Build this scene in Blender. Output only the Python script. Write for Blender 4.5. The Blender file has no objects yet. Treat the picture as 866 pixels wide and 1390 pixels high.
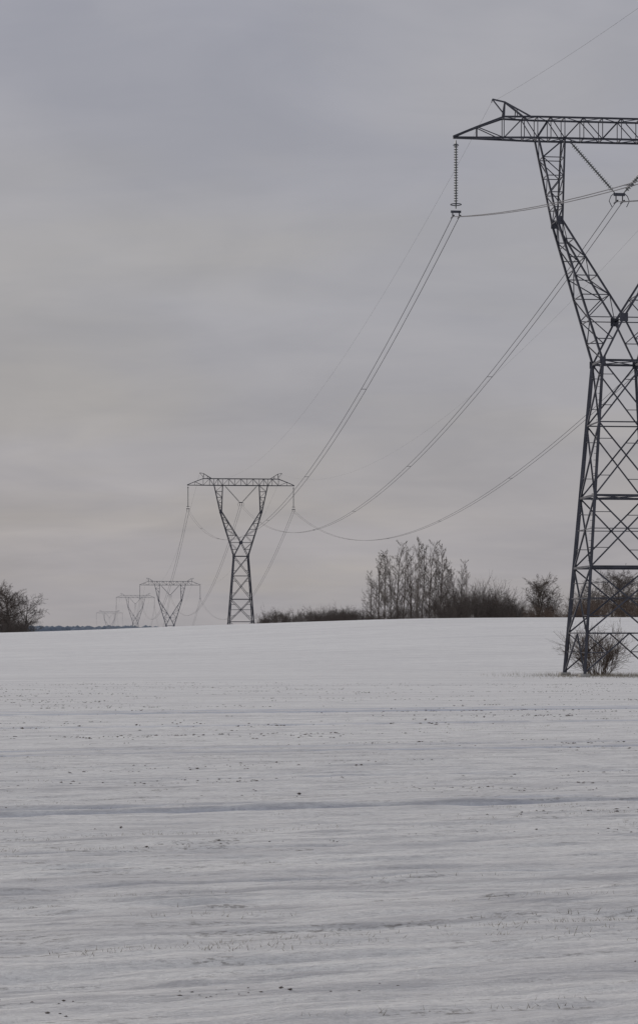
import bpy, math, random
import numpy as np
from mathutils import Vector, Matrix
scene = bpy.context.scene
F=3175.0; YH=856.0
def P(px,py,d): return ((px-433)*d/F, d, (YH-py)*d/F)
rs=np.random.RandomState(7)
TAB=rs.rand(256,256)
def vnoise(x,y,o=0):
    x=np.asarray(x,float)+o*17.3; y=np.asarray(y,float)+o*31.7
    xi=np.floor(x).astype(int); yi=np.floor(y).astype(int)
    fx=x-xi; fy=y-yi; fx=fx*fx*(3-2*fx); fy=fy*fy*(3-2*fy)
    a=TAB[xi%256,yi%256]; b=TAB[(xi+1)%256,yi%256]; c=TAB[xi%256,(yi+1)%256]; d=TAB[(xi+1)%256,(yi+1)%256]
    return (a*(1-fx)+b*fx)*(1-fy)+(c*(1-fx)+d*fx)*fy
def hermite(x,xs,ys):
    xs=np.array(xs,float); ys=np.array(ys,float)
    dl=np.diff(ys)/np.diff(xs); m=np.zeros(len(xs))
    for i in range(1,len(xs)-1):
        if dl[i-1]*dl[i]>0: m[i]=2*dl[i-1]*dl[i]/(dl[i-1]+dl[i])
    x=np.clip(x,xs[0],xs[-1]); i=np.clip(np.searchsorted(xs,x,side='right')-1,0,len(xs)-2)
    h=xs[i+1]-xs[i]; t=(x-xs[i])/h
    return (2*t**3-3*t**2+1)*ys[i]+(t**3-2*t**2+t)*h*m[i]+(-2*t**3+3*t**2)*ys[i+1]+(t**3-t**2)*h*m[i+1]
KY=[-600,0,40,80,141,230,325,441,774,1225,1800,3000,4200,6000,16000]
KZ=[-2.2,-1.7,-2.12,-2.42,-2.70,-1.1,1.15,-4.8,-17.1,-14.9,-18.7,-20,-6,0,4]
A=math.radians(22); CA,SA=math.cos(A),math.sin(A)
TRACKS=[(23.9,.13,.095),(24.9,.08,.03),(30.5,.14,.035),(38.5,.25,.06),(40.4,.25,.04),(18.9,.07,.03),(16.2,.05,.018),(63,.45,.08),(65,.4,.05),(52,.3,.05)]
def base_z(X,Y):
    X=np.asarray(X,float);Y=np.asarray(Y,float)
    z=hermite(Y,KY,KZ)
    c=hermite(X,[-140,-45,-12,17,45,200],[-3.0,-1.55,-.35,.45,.7,1.4])
    z=z+c*np.exp(-((Y-315)/95.)**2)
    far=np.clip((Y-2200)/2000,0,1)
    z=z+far*((vnoise(X/700,Y/900,3)-.5)*16)
    z=z+np.clip((Y-60)/200,0,1)*(vnoise(X/30,Y/60,5)-.5)*.35*(Y<2500)
    return z
def track_mask(X,Y):
    v=-X*SA+Y*CA; u=X*CA+Y*SA
    v=v+(vnoise(u/9,u*0,9)-.5)*.35
    t=np.zeros_like(v); dz=np.zeros_like(v)
    for c,w,dp in TRACKS:
        g=np.exp(-((v-c)/w)**2); t=np.maximum(t,g*min(1,dp/.06)); dz-=g*dp
        dz+=np.exp(-((v-c-w*2)/w)**2)*dp*.35
    return t*(.5+.5*vnoise(u/1.0,v*0,2)),dz
def ground_z(X,Y,micro=True):
    X=np.asarray(X,float);Y=np.asarray(Y,float)
    z=base_z(X,Y)
    if micro:
        v=-X*SA+Y*CA; u=X*CA+Y*SA
        vw=v+(vnoise(u/8,v/6,1)-.5)*.3
        m=(vnoise(u/1.1,vw/.13,11)-.5)*.040+(vnoise(u/6,vw/.4,12)-.5)*.045+(vnoise(u/14,vw/1.9,13)-.5)*.04+(vnoise(u/.35,vw/.13,14)-.5)*.026
        t,dz=track_mask(X,Y)
        fade=np.exp(-(np.maximum(Y,0)/75)**2)*(Y>-20)
        z=z+m*fade+dz*fade
    return z
# ---------- helpers
def mk(name,verts,faces,mat=None,parent=None,smooth=False,loc=(0,0,0)):
    me=bpy.data.meshes.new(name); me.from_pydata([tuple(v) for v in verts],[],faces); me.update()
    ob=bpy.data.objects.new(name,me); scene.collection.objects.link(ob); ob.location=loc
    if mat: me.materials.append(mat)
    if smooth: me.polygons.foreach_set('use_smooth',[True]*len(me.polygons))
    if parent: ob.parent=parent
    return ob
class MB:
    def __init__(s): s.v=[]; s.f=[]
    def tube(s,pts,rads,n=4):
        pts=[Vector(p) for p in pts]; b=len(s.v)
        t0=(pts[1]-pts[0]).normalized()
        a=t0.orthogonal().normalized()
        for i,p in enumerate(pts):
            if i==0: t=t0
            elif i==len(pts)-1: t=(pts[i]-pts[i-1]).normalized()
            else: t=(pts[i+1]-pts[i-1]).normalized()
            a=(a-t*a.dot(t)).normalized(); c=t.cross(a)
            for k in range(n):
                an=2*math.pi*k/n
                s.v.append(p+(a*math.cos(an)+c*math.sin(an))*rads[i])
        for i in range(len(pts)-1):
            for k in range(n):
                k2=(k+1)%n
                s.f.append((b+i*n+k,b+i*n+k2,b+(i+1)*n+k2,b+(i+1)*n+k))
    def angle(s,p,q,w,th=None,ref=None):
        # L-section rolled steel angle
        w=w*.84
        p=Vector(p);q=Vector(q); t=(q-p).normalized(); th=th or w*.22
        r=Vector(ref) if ref else Vector((0,0,1))
        if abs(t.dot(r.normalized()))>.95: r=Vector((1,0,0))
        a=(r-t*r.dot(t)).normalized(); c=t.cross(a)
        prof=[(0,0),(w,0),(w,th),(th,th),(th,w),(0,w)]
        b=len(s.v)
        for e in (p,q):
            for x,y in prof: s.v.append(e+a*(x-w*.4)+c*(y-w*.4))
        for k in range(6):
            k2=(k+1)%6; s.f.append((b+k,b+k2,b+6+k2,b+6+k))
        s.f.append(tuple(b+k for k in range(5,-1,-1))); s.f.append(tuple(b+6+k for k in range(6)))
    def box(s,c,sx,sy,sz):
        b=len(s.v); c=Vector(c)
        for dx in(-1,1):
            for dy in(-1,1):
                for dz in(-1,1): s.v.append(c+Vector((dx*sx/2,dy*sy/2,dz*sz/2)))
        for f in((0,1,3,2),(4,6,7,5),(0,4,5,1),(2,3,7,6),(0,2,6,4),(1,5,7,3)): s.f.append(tuple(b+i for i in f))
def nmat(name):
    m=bpy.data.materials.new(name); m.use_nodes=True; nt=m.node_tree
    return m,nt,nt.nodes['Principled BSDF']
def simple(name,c1,c2,scale,rough=.7,metal=0,bump=0):
    m,nt,b=nmat(name)
    tc=nt.nodes.new('ShaderNodeTexCoord'); n=nt.nodes.new('ShaderNodeTexNoise'); n.inputs['Scale'].default_value=scale; n.inputs['Detail'].default_value=5
    r=nt.nodes.new('ShaderNodeValToRGB'); r.color_ramp.elements[0].position=.3; r.color_ramp.elements[1].position=.7
    r.color_ramp.elements[0].color=(*c1,1); r.color_ramp.elements[1].color=(*c2,1)
    nt.links.new(tc.outputs['Object'],n.inputs['Vector']); nt.links.new(n.outputs['Fac'],r.inputs['Fac']); nt.links.new(r.outputs['Color'],b.inputs['Base Color'])
    b.inputs['Roughness'].default_value=rough; b.inputs['Metallic'].default_value=metal
    b.inputs['Specular IOR Level'].default_value=.3
    return m
M_steel=simple('galvanised_steel',(.035,.038,.052),(.085,.088,.11),.9,.65,.1)
M_steel2=simple('galvanised_steel_faint_haze',(.10,.11,.14),(.14,.15,.18),.9,.7)  # far towers: distance haze painted in as paler steel, growing over these three
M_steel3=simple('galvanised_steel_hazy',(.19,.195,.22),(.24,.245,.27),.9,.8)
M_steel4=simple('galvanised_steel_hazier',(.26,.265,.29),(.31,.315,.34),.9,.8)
M_ins=simple('glass_insulator',(.10,.11,.11),(.20,.21,.21),3,.3)
M_wire=simple('aluminium_cable',(.10,.10,.115),(.15,.15,.165),.5,.6,.2)
M_bark=simple('bark_brown',(.080,.066,.059),(.13,.108,.096),1.2,.9)
M_barkd=simple('bark_dark',(.058,.048,.043),(.095,.08,.073),1.2,.9)
M_birch=simple('bark_pale',(.14,.122,.11),(.25,.225,.205),.8,.85)
M_shrub=simple('shrub_twig',(.080,.055,.042),(.13,.095,.075),2,.9)
M_stub=simple('dry_stubble_blade',(.15,.13,.10),(.34,.31,.25),3,.9)
M_soil=simple('soil_clod',(.05,.042,.038),(.13,.11,.10),8,.95)
M_conc=simple('footing_concrete',(.3,.3,.29),(.42,.41,.4),3,.9)
M_for=simple('hazy_forest',(.13,.16,.21),(.19,.22,.265),.004,1)  # distance haze painted into the blue-grey canopy colour
# ---------- ground
def growth(start,step,ratio,end):
    out=[];x=start
    while x<end: step*=ratio; x+=step; out.append(x)
    return out
xp=list(np.arange(0,7.01,.12)); xp+=growth(xp[-1],.12,1.09,12000)
xs=np.array([-x for x in xp[:0:-1]]+xp)
ys=[-600,-400,-250,-150,-90,-60,-40,-25,-15,-9,-5,-2,0,1.5,3,4,5,5.8,6.4]
ys+=list(np.arange(7,20,.04))
ys+=list(np.arange(20,35,.05)); ys+=growth(ys[-1],.05,1.018,52)
while ys[-1]<560: ys.append(ys[-1]*1.0085)
while ys[-1]<16000: ys.append(ys[-1]*1.04)
ys=np.array(ys); nx,ny=len(xs),len(ys)
GX,GY=np.meshgrid(xs,ys); GZ=ground_z(GX,GY)
co=np.stack([GX,GY,GZ],-1).reshape(-1,3)
ii=(np.arange(ny-1)[:,None]*nx+np.arange(nx-1)[None,:]).ravel()
fc=np.stack([ii,ii+1,ii+nx+1,ii+nx],-1)
me=bpy.data.meshes.new('snowy_field'); me.vertices.add(len(co)); me.vertices.foreach_set('co',co.ravel())
me.loops.add(fc.size); me.loops.foreach_set('vertex_index',fc.ravel().astype(np.int32)); me.polygons.add(len(fc))
me.polygons.foreach_set('loop_start',(np.arange(len(fc))*4).astype(np.int32)); me.polygons.foreach_set('loop_total',np.full(len(fc),4,np.int32))
me.update(calc_edges=True); me.polygons.foreach_set('use_smooth',np.ones(len(fc),bool))
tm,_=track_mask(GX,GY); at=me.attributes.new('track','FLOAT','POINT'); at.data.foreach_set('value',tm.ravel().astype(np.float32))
ground=bpy.data.objects.new('snowy_field',me); scene.collection.objects.link(ground)
m,nt,b=nmat('snow'); N=nt.nodes.new; L=nt.links.new
tc=N('ShaderNodeTexCoord'); mp=N('ShaderNodeMapping'); mp.vector_type='POINT'; mp.inputs['Rotation'].default_value=(0,0,-A); L(tc.outputs['Object'],mp.inputs['Vector'])
def noise(scale_vec,scale,detail=4,rough=.55):
    mm=N('ShaderNodeMapping'); mm.inputs['Scale'].default_value=scale_vec; L(mp.outputs['Vector'],mm.inputs['Vector'])
    n=N('ShaderNodeTexNoise'); n.inputs['Scale'].default_value=scale; n.inputs['Detail'].default_value=detail; n.inputs['Roughness'].default_value=rough
    L(mm.outputs['Vector'],n.inputs['Vector']); return n.outputs['Fac']
def ramp(fac,stops):
    r=N('ShaderNodeValToRGB'); e=r.color_ramp.elements
    while len(e)<len(stops): e.new(.5)
    for k,(p,c) in enumerate(stops): e[k].position=p; e[k].color=(*c,1) if len(c)==3 else c
    L(fac,r.inputs['Fac']); return r.outputs['Color']
def g(v): return (v,v,v)
def mix(f,a,c,mode='MIX'):
    x=N('ShaderNodeMix'); x.data_type='RGBA'; x.blend_type=mode
    for s,v in ((x.inputs[0],f),(x.inputs[6],a),(x.inputs[7],c)):
        if hasattr(v,'links'): L(v,s)
        elif isinstance(v,tuple): s.default_value=(*v,1)
        else: s.default_value=v
    return x.outputs[2]
def mth(op,a,c=None):
    x=N('ShaderNodeMath'); x.operation=op
    for s,v in ((x.inputs[0],a),(x.inputs[1],c)):
        if v is None: continue
        if hasattr(v,'links'): L(v,s)
        else: s.default_value=v
    return x.outputs[0]
rowA=noise((.10,1.6,1),1.0,5,.6)      # metre-scale furrow streaks
rowB=noise((1.1,7,1),1.0,6,.7)        # finer streaks
lines_=noise((.045,1.9,1),1.0,2,.5)    # drill lines
patch=noise((.02,.07,1),1.0,4)        # wind-blown patches
fine=noise((1.3,2.4,1),9,5,.75)
col=ramp(rowA,[(.38,(.83,.83,.84)),(.50,(.87,.868,.87)),(.62,(.71,.708,.725))])
col=mix(ramp(rowB,[(.46,g(0)),(.62,g(.75))]),col,(.60,.595,.615))
col=mix(ramp(fine,[(.47,g(0)),(.62,g(.5))]),col,(.52,.515,.53))
col=mix(ramp(patch,[(.4,g(0)),(.62,g(.35))]),col,(.66,.652,.665))
lm=mth('MULTIPLY',ramp(lines_,[(.56,g(0)),(.61,g(1)),(.68,g(.3))]),ramp(rowB,[(.36,g(.1)),(.56,g(1))]))
col=mix(mth('MULTIPLY',lm,.55),col,(.40,.40,.43))
soilm=mth('MULTIPLY',ramp(noise((.6,5,1),1.3,5,.65),[(.55,g(0)),(.62,g(1))]),ramp(fine,[(.50,g(0)),(.58,g(1))]))
soilm=mth('MULTIPLY',soilm,ramp(noise((.05,.3,1),1.0,3),[(.38,g(.35)),(.58,g(1))]))
col=mix(mth('MULTIPLY',soilm,.75),col,(.17,.155,.145))
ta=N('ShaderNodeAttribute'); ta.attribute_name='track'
col=mix(mth('MULTIPLY',ta.outputs['Fac'],.9),col,(.27,.32,.46))  # bluish shade of the wheel tracks, painted into the snow colour
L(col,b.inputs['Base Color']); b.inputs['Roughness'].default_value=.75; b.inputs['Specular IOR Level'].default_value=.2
hb=mth('ADD',mth('MULTIPLY',rowB,.09),mth('MULTIPLY',fine,.035)); hb=mth('ADD',hb,mth('MULTIPLY',rowA,.07))
bp=N('ShaderNodeBump'); bp.inputs['Strength'].default_value=1.0; bp.inputs['Distance'].default_value=1.0; L(hb,bp.inputs['Height']); L(bp.outputs['Normal'],b.inputs['Normal'])
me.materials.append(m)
# ---------- stubble and clods
r2=np.random.RandomState(3)
n=110000; Yr=9+ (r2.rand(n)**1.2)*75; Xr=(r2.rand(n)*2-1)*(Yr*.16+1.5)
vv=-Xr*SA+Yr*CA; uu=Xr*CA+Yr*SA
dens=vnoise(uu/1.8,vv/.09,21)*vnoise(uu/3,vv/.5,22)*(.6+.4*vnoise(uu/.4,vv/.3,23)); keep=dens>.45
Xr,Yr=Xr[keep],Yr[keep]; Zr=ground_z(Xr,Yr)
V=[];Fc=[]
for x,y,z in zip(Xr,Yr,Zr):
    for k in range(random.Random(int(x*1e4)).randint(1,3)):
        h=r2.uniform(.006,.03); w=r2.uniform(.0015,.003)*(1+y*.01); an=r2.uniform(0,6.28); lx,ly=r2.normal(0,.022,2); ox,oy=r2.normal(0,.03,2)
        i=len(V); V+= [(x+ox-w*math.cos(an),y+oy-w*math.sin(an),z-.01),(x+ox+w*math.cos(an),y+oy+w*math.sin(an),z-.01),(x+ox+lx,y+oy+ly,z+h)]; Fc.append((i,i+1,i+2))
mk('winter_crop_stubble',V,Fc,M_stub)
n=90000; Yr=9+(r2.rand(n)**1.0)*110; Xr=(r2.rand(n)*2-1)*(Yr*.16+1.5); vv=-Xr*SA+Yr*CA; uu=Xr*CA+Yr*SA
keep=((vnoise(uu/.8,vv/.12,31)*vnoise(uu/4,vv/.9,32)*(.7+.5*r2.rand(n)))>.54); Xr,Yr=Xr[keep],Yr[keep]; Zr=ground_z(Xr,Yr)
V=[];Fc=[]
for x,y,z in zip(Xr,Yr,Zr):
    s=min(.02,.003+.0003*y)*r2.uniform(.4,1.5); i=len(V); x+=r2.normal(0,.05); y+=r2.normal(0,.04)
    d=[(1,0,0),(.3,.9,0),(-1,.2,0),(-.2,-1,0),(.2,0,.7),(0,0,-.9)]
    V+=[(x+a*s*r2.uniform(.7,2.2),y+c*s*r2.uniform(.7,1.3),z+e*s*r2.uniform(.6,1)) for a,c,e in d]
    Fc+=[(i,i+1,i+4),(i+1,i+2,i+4),(i+2,i+3,i+4),(i+3,i,i+4),(i+1,i,i+5),(i+2,i+1,i+5),(i+3,i+2,i+5),(i,i+3,i+5)]
mk('soil_clods',V,Fc,M_soil)
# ---------- tower
def build_tower():
    B=MB(); ang=B.angle
    ZT,ZB=33.4,32.15; HW=.55; WH=1.33; BH=2.75
    def hy(x):
        ax=abs(x); return HW if ax<5.2 else HW*max(.12,1-(ax-5.2)/(10.1-5.2))
    def top(x):
        ax=abs(x); return ZT if ax<=7.1 else ZB+.06+(ZT-ZB)*(10.1-ax)/3.0
    st=[-10.1,-8.7,-7.1,-5.9,-5.1,-4.3,-3.45,-2.3,-1.15,0,1.15,2.3,3.45,4.3,5.1,5.9,7.1,8.7,10.1]
    for s in(-1,1):
        for i in range(len(st)-1):
            a,c=st[i],st[i+1]
            ang((a,s*hy(a),ZB),(c,s*hy(c),ZB),.15); ang((a,s*hy(a),top(a)),(c,s*hy(c),top(c)),.14)
            if i%2==0: ang((a,s*hy(a),ZB),(c,s*hy(c),top(c)),.07)
            else: ang((a,s*hy(a),top(a)),(c,s*hy(c),ZB),.07)
            if abs(c)<9.9: ang((c,s*hy(c),ZB),(c,s*hy(c),top(c)),.055)
    for i,a in enumerate(st):
        ang((a,-hy(a),ZB),(a,hy(a),ZB),.07)
        if abs(a)<10: ang((a,-hy(a),top(a)),(a,hy(a),top(a)),.07)
        if i<len(st)-1:
            c=st[i+1]; s=1 if i%2 else -1
            ang((a,s*hy(a),ZB),(c,-s*hy(c),ZB),.055); ang((a,s*hy(a),top(a)),(c,-s*hy(c),top(c)),.055)
    for m in(-1,1):
        ap=(m*7.0,0,34.35); tip=(m*7.75,0,34.5)
        for s in(-1,1):
            ang((m*7.1,s*hy(7.1),ZT),ap,.11); ang((m*5.5,s*hy(5.5),ZT),ap,.11); ang((m*6.3,s*HW*.8,ZT),(m*6.3,s*.2,33.9),.07)
        ang(ap,tip,.10); ang((m*7.1,0,ZT+.3),tip,.08); ang(tip,(m*7.8,0,34.3),.06)
        def outer(z): t=(z-27.2)/(ZB-27.2); return -(3.95+(5.05-3.95)*t)
        def inner(z): t=(z-27.2)/(ZB-27.2); return -(3.65+(3.45-3.65)*t)
        def yy(z):
            if z>27.2: return HW+.25*(ZB-z)/(ZB-27.2)
            return .80+(WH-.80)*(27.2-z)/(27.2-18.8)
        zs=[32.15,31.0,29.9,28.9,28.0,27.2]
        for s in(-1,1):
            for i in range(5):
                a,c=zs[i],zs[i+1]
                ang((m*-outer(a),s*yy(a),a),(m*-outer(c),s*yy(c),c),.15)
                ang((m*-inner(a),s*yy(a),a),(m*-inner(c),s*yy(c),c),.14)
                f,h=(outer,inner) if i%2 else (inner,outer)
                ang((m*-f(a),s*yy(a),a),(m*-h(c),s*yy(c),c),.07)
                ang((m*-outer(c),s*yy(c),c),(m*-inner(c),s*yy(c),c),.065)
            B.box((m*3.8,s*yy(27.2),27.2),.42,.05,.5)
        for fn in(outer,inner):
            for i in range(5):
                a,c=zs[i],zs[i+1]; s=1 if i%2 else -1
                ang((m*-fn(a),s*yy(a),a),(m*-fn(c),-s*yy(c),c),.06); ang((m*-fn(c),-yy(c),c),(m*-fn(c),yy(c),c),.055)
        def o2(z): t=(27.2-z)/(27.2-18.8); return 3.95-(3.95-WH)*t
        def i2(z): t=(27.2-z)/(27.2-21.4); return 3.65*(1-t)
        z2=[27.2,26.1,25.0,23.9,22.75,21.4]
        for s in(-1,1):
            ang((m*3.95,s*yy(27.2),27.2),(m*WH,s*yy(18.8),18.8),.18)
            ang((m*3.65,s*yy(27.2),27.2),(0,s*yy(21.4),21.4),.15)
            ang((0,s*yy(21.4),21.4),(m*WH,s*yy(18.8),18.8),.14)
            for i in range(5):
                a,c=z2[i],z2[i+1]
                if i%2==0: ang((m*i2(a),s*yy(a),a),(m*o2(c),s*yy(c),c),.075)
                else: ang((m*o2(a),s*yy(a),a),(m*i2(c),s*yy(c),c),.075)
                ang((m*o2(c),s*yy(c),c),(m*i2(c),s*yy(c),c),.07)
            ang((m*WH*.5,s*yy(20.1),20.1),(m*o2(20.1),s*yy(20.1),20.1),.065)
            ang((m*WH*.5,s*yy(20.1),20.1),(m*o2(21.4),s*yy(21.4),21.4),.065)
        for i in range(5):
            a,c=z2[i],z2[i+1]; s=1 if i%2 else -1
            ang((m*i2(a),s*yy(a),a),(m*i2(c),-s*yy(c),c),.06); ang((m*i2(c),-yy(c),c),(m*i2(c),yy(c),c),.055)
        z3=[27.2,25.7,24.2,22.7,21.2,20.0,18.8]
        for i in range(6):
            a,c=z3[i],z3[i+1]; s=1 if i%2 else -1
            ang((m*o2(a),s*yy(a),a),(m*o2(c),-s*yy(c),c),.07); ang((m*o2(c),-yy(c),c),(m*o2(c),yy(c),c),.06)
    for s in(-1,1): B.box((0,s*(yy(21.4)+.03),21.4),.5,.05,.5)
    for m in(-1,1):
        for s in(-1,1): B.box((m*WH,s*(WH+.04),18.8),.36,.05,.42)
    def hw(z): return WH+(BH-WH)*(18.8-z)/18.8
    lv=[18.8,15.1,10.7,6.45,2.5]
    for sx in(-1,1):
        for sy in(-1,1):
            ang((sx*WH,sy*WH,18.8),(sx*BH,sy*BH,-.05),.22,ref=(sx,sy,0))
    def facept(f,t,z):
        h=hw(z)
        return [(t*h,-h,z),(t*h,h,z),(-h,t*h,z),(h,t*h,z)][f]
    for f in range(4):
        for i,z in enumerate(lv):
            ang(facept(f,-1,z),facept(f,1,z),.16 if i in(0,2,3) else .09)
        for i in range(4):
            a,c=lv[i],lv[i+1]
            ang(facept(f,-1,a),facept(f,1,c),.11); ang(facept(f,1,a),facept(f,-1,c),.11)
            zc=c+(a-c)*hw(c)/(hw(a)+hw(c))
            if i>1: ang(facept(f,-1,zc),facept(f,1,zc),.06)
            for t in(-1,1):
                q1=(zc+c)/2; q2=(zc+a)/2
                tt=(q1-zc)/(c-zc); ang(facept(f,t,q1),facept(f,t*tt*hw(c)/hw(q1),q1),.05)
                tt=(q2-zc)/(a-zc); ang(facept(f,t,q2),facept(f,t*tt*hw(a)/hw(q2),q2),.05)
        for t in(-1,1):
            ang(facept(f,0,2.5),facept(f,t,.15),.10); ang(facept(f,t*.5,1.35),facept(f,t,1.35),.06); ang(facept(f,t*.5,1.35),facept(f,t,2.5),.06)
    for z in (18.8,10.7,2.5):
        h=hw(z); ang((-h,-h,z),(h,h,z),.07); ang((-h,h,z),(h,-h,z),.07)
    for k in range(40):
        z=2.8+k*.4; h=hw(z); B.box((-h-.1,-h,z),.2,.025,.025)
    C=MB()
    for sx in(-1,1):
        for sy in(-1,1): C.box((sx*BH,sy*BH,-.35),.6,.6,.9)
    I=MB()
    def string(p,q,nd,R=.135):
        p=Vector(p);q=Vector(q); pts=[];rad=[]
        pts.append(p);rad.append(.03)
        for k in range(nd):
            t0=.04+.9*k/nd; st=.9/nd
            for dt,r in((0,.045),(.35,.05),(.5,R),(.66,R*.9),(.75,.05)):
                pts.append(p+(q-p)*(t0+st*dt)); rad.append(r)
        pts.append(q); rad.append(.03)
        I.tube(pts,rad,8)
    H=MB()
    def ring(c,R,r=.03,n=14):
        pts=[Vector(c)+Vector((R*math.cos(2*math.pi*k/n),R*math.sin(2*math.pi*k/n),0)) for k in range(n+1)]
        H.tube(pts,[r]*(n+1),5)
    for m in(-1,1):
        string((m*9.95,0,ZB-.15),(m*9.95,0,27.9),24)
        ring((m*9.95,0,28.15),.32); ring((m*9.95,0,31.7),.16,.02)
        H.box((m*9.95,0,27.72),.62,.07,.14); H.tube([(m*9.95-.2,-.45,27.42),(m*9.95-.2,.45,27.42)],[.05,.05],6); H.tube([(m*9.95+.2,-.45,27.42),(m*9.95+.2,.45,27.42)],[.05,.05],6)
        for q in(-.2,.2): H.box((m*9.95+q,0,27.55),.06,.06,.3)
        string((m*2.95,0,ZB-.15),(m*.28,0,29.05),23,.15); H.tube([(m*2.95,0,ZB),(m*2.95,0,ZB-.2)],[.05,.05],5)
        H.tube([(m*.28,0,29.05),(m*.5,0,28.85),(m*.62,0,28.55),(m*.45,0,28.2)],[.025]*4,5)
    H.box((0,0,28.95),.7,.08,.18)
    for q in(-.2,.2):
        H.box((q,0,28.7),.06,.06,.35); H.tube([(q,-.45,28.5),(q,.45,28.5)],[.055,.055],6)
    return B,C,I,H
TB=build_tower(); tmesh=[]
for nm,bb,mt in(('lattice_frame',TB[0],M_steel),('concrete_footings',TB[1],M_conc),('insulator_strings',TB[2],M_ins),('line_hardware',TB[3],M_steel)):
    me_=bpy.data.meshes.new(nm); me_.from_pydata([tuple(v) for v in bb.v],[],bb.f); me_.materials.append(mt); me_.update(); tmesh.append((nm,me_))
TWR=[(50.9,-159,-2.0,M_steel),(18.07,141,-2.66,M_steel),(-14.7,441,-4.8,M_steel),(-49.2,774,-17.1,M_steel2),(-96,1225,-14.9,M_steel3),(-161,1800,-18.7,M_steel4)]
LD=Vector((-.1075,1,0)).normalized(); CR=Vector((LD.y,-LD.x,0)); rotz=math.atan2(CR.y,CR.x)
for i in [1,2,3,4,5,0]:
    X,Y,Z,mt=TWR[i]
    e=bpy.data.objects.new('transmission_tower',None); scene.collection.objects.link(e); e.location=(X,Y,Z); e.rotation_euler=(0,0,rotz); e.empty_display_size=3
    for nm,me_ in tmesh:
        o=bpy.data.objects.new(nm,me_); scene.collection.objects.link(o); o.parent=e
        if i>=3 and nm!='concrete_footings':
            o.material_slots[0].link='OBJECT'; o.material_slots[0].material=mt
# ---------- cables
lines=bpy.data.objects.new('overhead_power_lines',None); scene.collection.objects.link(lines)
def att(i,lx,lz): 
    X,Y,Z,_=TWR[i]; return Vector((X,Y,Z))+CR*lx+Vector((0,0,lz))
def cable(a,c,sag,r,n,B):
    pts=[a.lerp(c,k/n)-Vector((0,0,sag*4*(k/n)*(1-k/n))) for k in range(n+1)]
    B.tube(pts,[r]*(n+1),5)
for i in range(5):
    span=(Vector(TWR[i][:2])-Vector(TWR[i+1][:2])).length
    sag=13.0 if i==0 else 11.4*(span/302)**2*.9 if i>1 else 11.4
    r={0:.022,1:.023}.get(i,.030)
    for nm,lx,lz in(('phase_left',-9.95,27.42),('phase_centre',0,28.5),('phase_right',9.95,27.42)):
        B=MB()
        for q in(-.2,.2): cable(att(i,lx+q,lz),att(i+1,lx+q,lz),sag,r,60,B)
        if i<2:
            for k in range(1,7):
                t=k/7; p=att(i,lx,lz).lerp(att(i+1,lx,lz),t)-Vector((0,0,sag*4*t*(1-t)))
                B.tube([p-CR*.22,p+CR*.22],[.022,.022],5)
        mk(nm,B.v,B.f,M_wire,lines)
    B=MB()
    for m_ in(-1,1): cable(att(i,m_*7.8,34.3),att(i+1,m_*7.8,34.3),sag*.72,.006 if i<2 else .012,60,B)
    mk('earth_wires',B.v,B.f,M_wire,lines)
# ---------- trees
def grow(B,rnd,p,d,ln,r,lev,cfg):
    mx=cfg['lev']; ns=[9,5,3,2][min(lev,3)]; pts=[p.copy()]; rad=[r]; dirs=[d.copy()]
    q=p.copy(); dd=d.copy(); wob=[.05,.15,.22,.28][min(lev,3)]
    for i in range(ns):
        dd=(dd+Vector((rnd.gauss(0,wob),rnd.gauss(0,wob),rnd.gauss(0,wob)*.6+cfg['up']*(.10 if lev else .02)))).normalized()
        q=q+dd*(ln/ns); pts.append(q.copy()); rad.append(r*(1-.9*(i+1)/ns)+.004); dirs.append(dd.copy())
    B.tube(pts,rad,[6,4,3,3][min(lev,3)])
    if lev>=mx: return
    nb=cfg['n'][lev]
    for k in range(nb):
        t0=cfg['t0'] if lev==0 else .12
        t=t0+(1-t0)*((k+rnd.random())/nb); f=t*ns; i=min(int(f),ns-1); pp=pts[i].lerp(pts[i+1],f-i); dv=dirs[min(i+1,ns)]
        ax=dv.orthogonal().normalized(); ax.rotate(Matrix.Rotation(rnd.uniform(0,6.283),3,dv))
        an=math.radians(rnd.gauss(cfg['ang'][lev],9)); nd=(dv*math.cos(an)+ax*math.sin(an)).normalized()
        sh=cfg['shape'](t) if lev==0 else (1-.5*t)
        l2=ln*cfg['ratio'][lev]*sh*rnd.uniform(.6,1.25)
        rr=max(cfg['rmin'],rad[i]*rnd.uniform(.32,.5))
        grow(B,rnd,pp,nd,l2,rr,lev+1,cfg)
SL=dict(lev=3,n=[38,9,7],t0=.15,ang=[40,38,40],ratio=[.28,.42,.5],up=.9,rmin=.0085,shape=lambda t:1.15-.85*t)
RD=dict(lev=3,n=[26,12,9],t0=.18,ang=[58,42,42],ratio=[.52,.44,.42],up=.35,rmin=.0115,shape=lambda t:1.05-.6*abs(t-.35))
def tree_mesh(name,seed,H,cfg,mat,r0,multi=1):
    rnd=random.Random(seed); B=MB()
    for k in range(multi):
        an=rnd.uniform(0,6.28); sp=0 if multi==1 else .16
        d=Vector((math.cos(an)*sp,math.sin(an)*sp,1)).normalized()
        grow(B,rnd,Vector((math.cos(an)*.2*(multi>1),math.sin(an)*.2*(multi>1),-.4)),d,H*rnd.uniform(.85,1),r0,0,cfg)
    me_=bpy.data.meshes.new(name); me_.from_pydata([tuple(v) for v in B.v],[],B.f); me_.materials.append(mat); me_.update(); return me_
SLM=[tree_mesh('slender_bare_tree',40+k,12,SL,[M_birch,M_bark,M_birch,M_barkd,M_bark][k],.10) for k in range(5)]
RDM=[tree_mesh('round_bare_tree',60+k,8,RD,[M_barkd,M_bark,M_barkd][k],.15,[1,2,1][k]) for k in range(3)]
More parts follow.
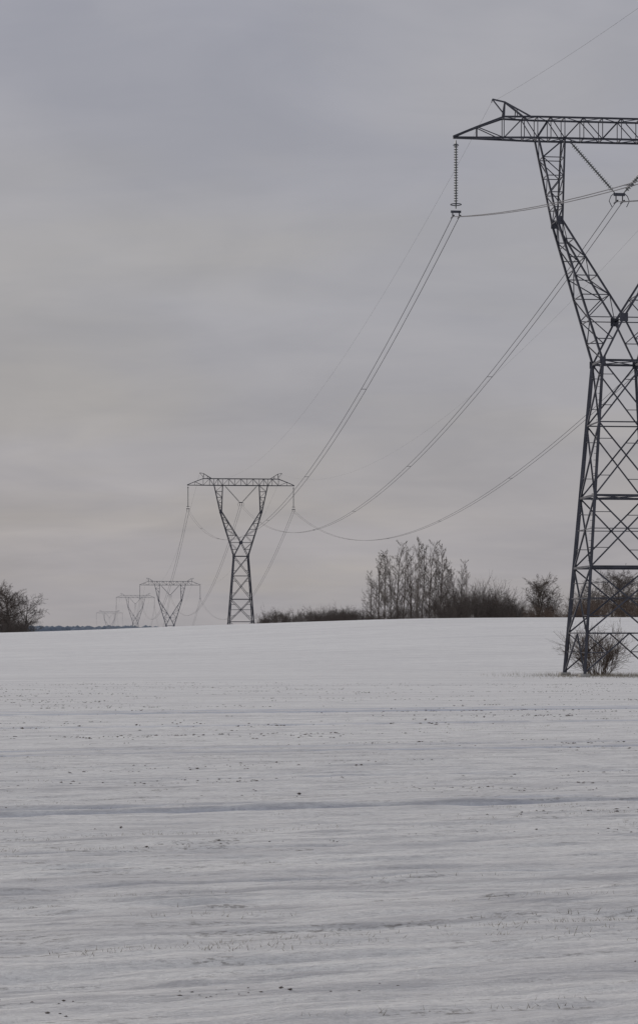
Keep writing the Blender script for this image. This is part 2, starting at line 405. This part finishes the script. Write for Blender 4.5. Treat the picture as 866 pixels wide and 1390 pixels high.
def put(name,me_,px,top,d,rot,wide=1.0):
    x,y,zt=P(px,top,d); z0=float(base_z(x,y)); H0=max(v.co.z for v in me_.vertices); s=(zt-z0)/H0
    o=bpy.data.objects.new(name,me_); scene.collection.objects.link(o); o.location=(x,y,z0); o.scale=(s*wide,s*wide,s); o.rotation_euler=(0,0,rot); return o
rt=random.Random(5)
for k,(px,top) in enumerate([(503,774),(512,756),(521,745),(530,750),(539,732),(547,741),(556,748),(565,727),(573,739),(582,731),(589,748),(598,736),(607,765),(616,770),(624,758),(634,772)]):
    put('bare_poplar_tree',SLM[k%5],px,top,rt.uniform(352,385),rt.uniform(0,6),rt.uniform(.85,1.15))
for k,(px,top,w) in enumerate([(692,803,1),(727,776,1.1),(738,788,1),(756,800,.9),(795,796,1),(808,781,1),(826,765,1.1),(848,769,1.1),(868,776,1.1),(888,775,1.1),(18,791,1.3),(36,803,1.1),(2,800,1.1),(-14,786,1.1),(-30,800,1)]):
    put('bare_deciduous_tree',RDM[k%3],px,top,rt.uniform(355,390),rt.uniform(0,6),w)
# ---------- hedges / shrubs
def grow2(B,rnd,p,d,ln,r,lev,cfg):
    ns=[4,2,2][lev]; pts=[p.copy()]; rad=[r]; q=p.copy(); dd=d.copy(); dirs=[dd.copy()]
    for i in range(ns):
        dd=(dd+Vector((rnd.gauss(0,.15),rnd.gauss(0,.15),rnd.gauss(0,.1)+.03))).normalized(); q=q+dd*ln/ns; pts.append(q.copy()); rad.append(max(.004,r*(1-.75*(i+1)/ns))); dirs.append(dd.copy())
    B.tube(pts,rad,3)
    if lev>=2: return
    for k in range(cfg['n'][lev]):
        t=.2+.8*rnd.random(); f=t*ns; i=min(int(f),ns-1); pp=pts[i].lerp(pts[i+1],f-i); dv=dirs[i]
        ax=dv.orthogonal().normalized(); ax.rotate(Matrix.Rotation(rnd.uniform(0,6.283),3,dv)); an=math.radians(rnd.gauss(cfg['ang'][lev],10))
        grow2(B,rnd,pp,(dv*math.cos(an)+ax*math.sin(an)).normalized(),ln*cfg['ratio'][lev]*rnd.uniform(.7,1.2),max(cfg['rmin'],r*.5),lev+1,cfg)
def thicket(B,rnd,x,y,z,h,spread,stems,rm=.010):
    for s in range(stems):
        an=rnd.uniform(0,6.28); tl=rnd.uniform(.1,.75)*spread
        d=Vector((math.cos(an)*tl,math.sin(an)*tl,1)).normalized(); p=Vector((x+math.cos(an)*.15*h*spread,y+math.sin(an)*.15*h*spread,z-.1))
        cfg=dict(n=[7,4],ang=[32,36],ratio=[.42,.5],rmin=rm)
        grow2(B,rnd,p,d,h*rnd.uniform(.65,1.1),.014*h/2,0,cfg)
def hedge(name,seed,specs,d0,d1,mat):
    rnd=random.Random(seed); B=MB()
    for x0,x1,ytop,cnt in specs:
        for k in range(cnt):
            px=rnd.uniform(x0,x1); d=rnd.uniform(d0,d1); yt=ytop+(vnoise(px/14.,0.,8)-.5)*14+rnd.gauss(0,2.2)
            x,y,zt=P(px,float(yt),d); z0=float(base_z(x,y)); h=max(.6,zt-z0)
            thicket(B,rnd,x,y,z0,h,.9,6)
    return mk(name,B.v,B.f,mat)
hedge('bare_hedgerow',1,[(354,440,837,60),(425,505,831,70),(440,480,829,20)],335,365,M_barkd)
hedge('bare_hedgerow',2,[(600,700,815,75),(640,670,803,14),(500,610,828,45),(612,640,803,8)],340,375,M_barkd)
hedge('bare_hedgerow',3,[(695,790,830,42),(780,900,818,56)],340,370,M_shrub)
hedge('bare_hedgerow',4,[(-40,48,846,50),(-30,26,838,16)],350,385,M_barkd)
rnd=random.Random(9); B=MB(); X,Y,_=P(811,917,143.5)
for k in range(3): thicket(B,rnd,X+rnd.uniform(-.35,.35),Y+rnd.uniform(-.3,.3),float(base_z(X,Y)),2.5,1.05,26,.007)
mk('bare_shrub',B.v,B.f,M_shrub)
V=[];Fc=[]
for k in range(2200):
    x=r2.normal(17.6,2.6); y=r2.normal(141,3.0)
    z=float(base_z(x,y))
    h=r2.uniform(.04,.26); w=.008; lx=r2.normal(0,.08); i=len(V)
    V+=[(x-w,y,z-.02),(x+w,y,z-.02),(x+lx,y+r2.normal(0,.08),z+h)]; Fc.append((i,i+1,i+2))
mk('dry_grass_patch',V,Fc,M_stub)
# distant forest: ragged canopy volume
V=[];Fc=[]; rf=np.random.RandomState(4)
for k in range(2600):
    x=rf.uniform(-1700,1900); y=4300+rf.uniform(-150,400); z=float(base_z(x,y)); h=rf.uniform(11,16)*(.8+.4*float(vnoise(x/200,y/300,6))); w=rf.uniform(9,16)
    i=len(V); V.append((x,y,z+h)); 
    for ring_,(zz,rr) in enumerate(((.75,.7),(.35,1),(0,.8))):
        for a in range(6):
            an=a*1.047+rf.uniform(-.2,.2); V.append((x+w*rr*math.cos(an),y+w*rr*math.sin(an),z+h*zz))
    for a in range(6):
        a2=(a+1)%6; Fc.append((i,i+1+a,i+1+a2)); Fc.append((i+1+a,i+7+a,i+7+a2,i+1+a2)); Fc.append((i+7+a,i+13+a,i+13+a2,i+7+a2))
mk('distant_forest',V,Fc,M_for)
# ---------- world
SUN_EL=math.radians(17); SD=Vector((-.75,.66,0)).normalized()
w=bpy.data.worlds.new('World'); scene.world=w; w.use_nodes=True; nt=w.node_tree; nt.nodes.clear(); N=nt.nodes.new; L=nt.links.new
out=N('ShaderNodeOutputWorld'); bg=N('ShaderNodeBackground'); bg.inputs['Strength'].default_value=.1; L(bg.outputs[0],out.inputs[0])
sky=N('ShaderNodeTexSky'); sky.sky_type='NISHITA'; sky.sun_disc=False; sky.sun_elevation=SUN_EL; sky.sun_rotation=math.atan2(SD.x,SD.y); sky.dust_density=3
tc=N('ShaderNodeTexCoord'); sp=N('ShaderNodeSeparateXYZ'); L(tc.outputs['Generated'],sp.inputs[0])
zc=mth('MAXIMUM',sp.outputs[2],0.0); den=mth('ADD',zc,.18)
cx=mth('DIVIDE',sp.outputs[0],den); cy=mth('DIVIDE',sp.outputs[1],den)
cb=N('ShaderNodeCombineXYZ'); L(cx,cb.inputs[0]); L(cy,cb.inputs[1])
def wn(sv,scale,det,ro,off=0,rot=.25,dist=.5):
    mm=N('ShaderNodeMapping'); mm.inputs['Scale'].default_value=sv; mm.inputs['Location'].default_value=(off,off*.7,0); mm.inputs['Rotation'].default_value=(0,0,rot); L(cb.outputs[0],mm.inputs['Vector'])
    n_=N('ShaderNodeTexNoise'); n_.inputs['Scale'].default_value=scale; n_.inputs['Detail'].default_value=det; n_.inputs['Roughness'].default_value=ro; n_.inputs['Distortion'].default_value=dist; L(mm.outputs[0],n_.inputs['Vector']); return n_.outputs['Fac']
base=ramp(zc,[(0,(.372,.358,.370)),(.05,(.366,.354,.370)),(.14,(.352,.350,.378)),(.27,(.350,.354,.400)),(1,(.62,.63,.66))])
n1=wn((2.4,1.9,1),1.0,8,.5,2.3,.45,.6); n2=wn((1.6,1.5,1),.9,3,.5,7.1,.6); n3=wn((3.0,5.0,1),1.2,6,.55,4.4,.4,.7)
cl=mix(ramp(n1,[(.34,g(0)),(.66,g(1))]),(.93,.933,.945),(1.075,1.07,1.065))
c2=mix(ramp(n2,[(.42,g(0)),(.66,g(1))]),(1,1,1.005),(1.05,1.03,.97))
c3=mix(ramp(n3,[(.38,g(0)),(.66,g(1))]),(.975,.977,.983),(1.03,1.027,1.022))
skc=mix(1.0,mix(1.0,mix(1.0,base,cl,'MULTIPLY'),c2,'MULTIPLY'),c3,'MULTIPLY')
sc=N('ShaderNodeVectorMath'); sc.operation='SCALE'; L(skc,sc.inputs[0]); sc.inputs['Scale'].default_value=10
fin=mix(.95,sky.outputs[0],sc.outputs[0]); L(fin,bg.inputs['Color'])
sl=bpy.data.lights.new('sun','SUN'); sl.energy=1.4; sl.angle=math.radians(10); sl.color=(1,.92,.82)
so=bpy.data.objects.new('sun',sl); scene.collection.objects.link(so)
tosun=Vector((SD.x*math.cos(SUN_EL),SD.y*math.cos(SUN_EL),math.sin(SUN_EL))); so.rotation_euler=tosun.to_track_quat('Z','Y').to_euler(); so.location=(0,0,60)
# ---------- camera
cd=bpy.data.cameras.new('camera'); cam=bpy.data.objects.new('camera',cd); scene.collection.objects.link(cam); scene.camera=cam
cam.location=(0,0,0); cam.rotation_euler=(math.pi/2,0,0); cd.sensor_fit='VERTICAL'; cd.sensor_height=36; cd.lens=F*36/1390; cd.shift_y=(YH-695)/1390; cd.clip_start=.1; cd.clip_end=40000
scene.view_settings.view_transform='Standard'; scene.view_settings.look='None'; scene.view_settings.exposure=0
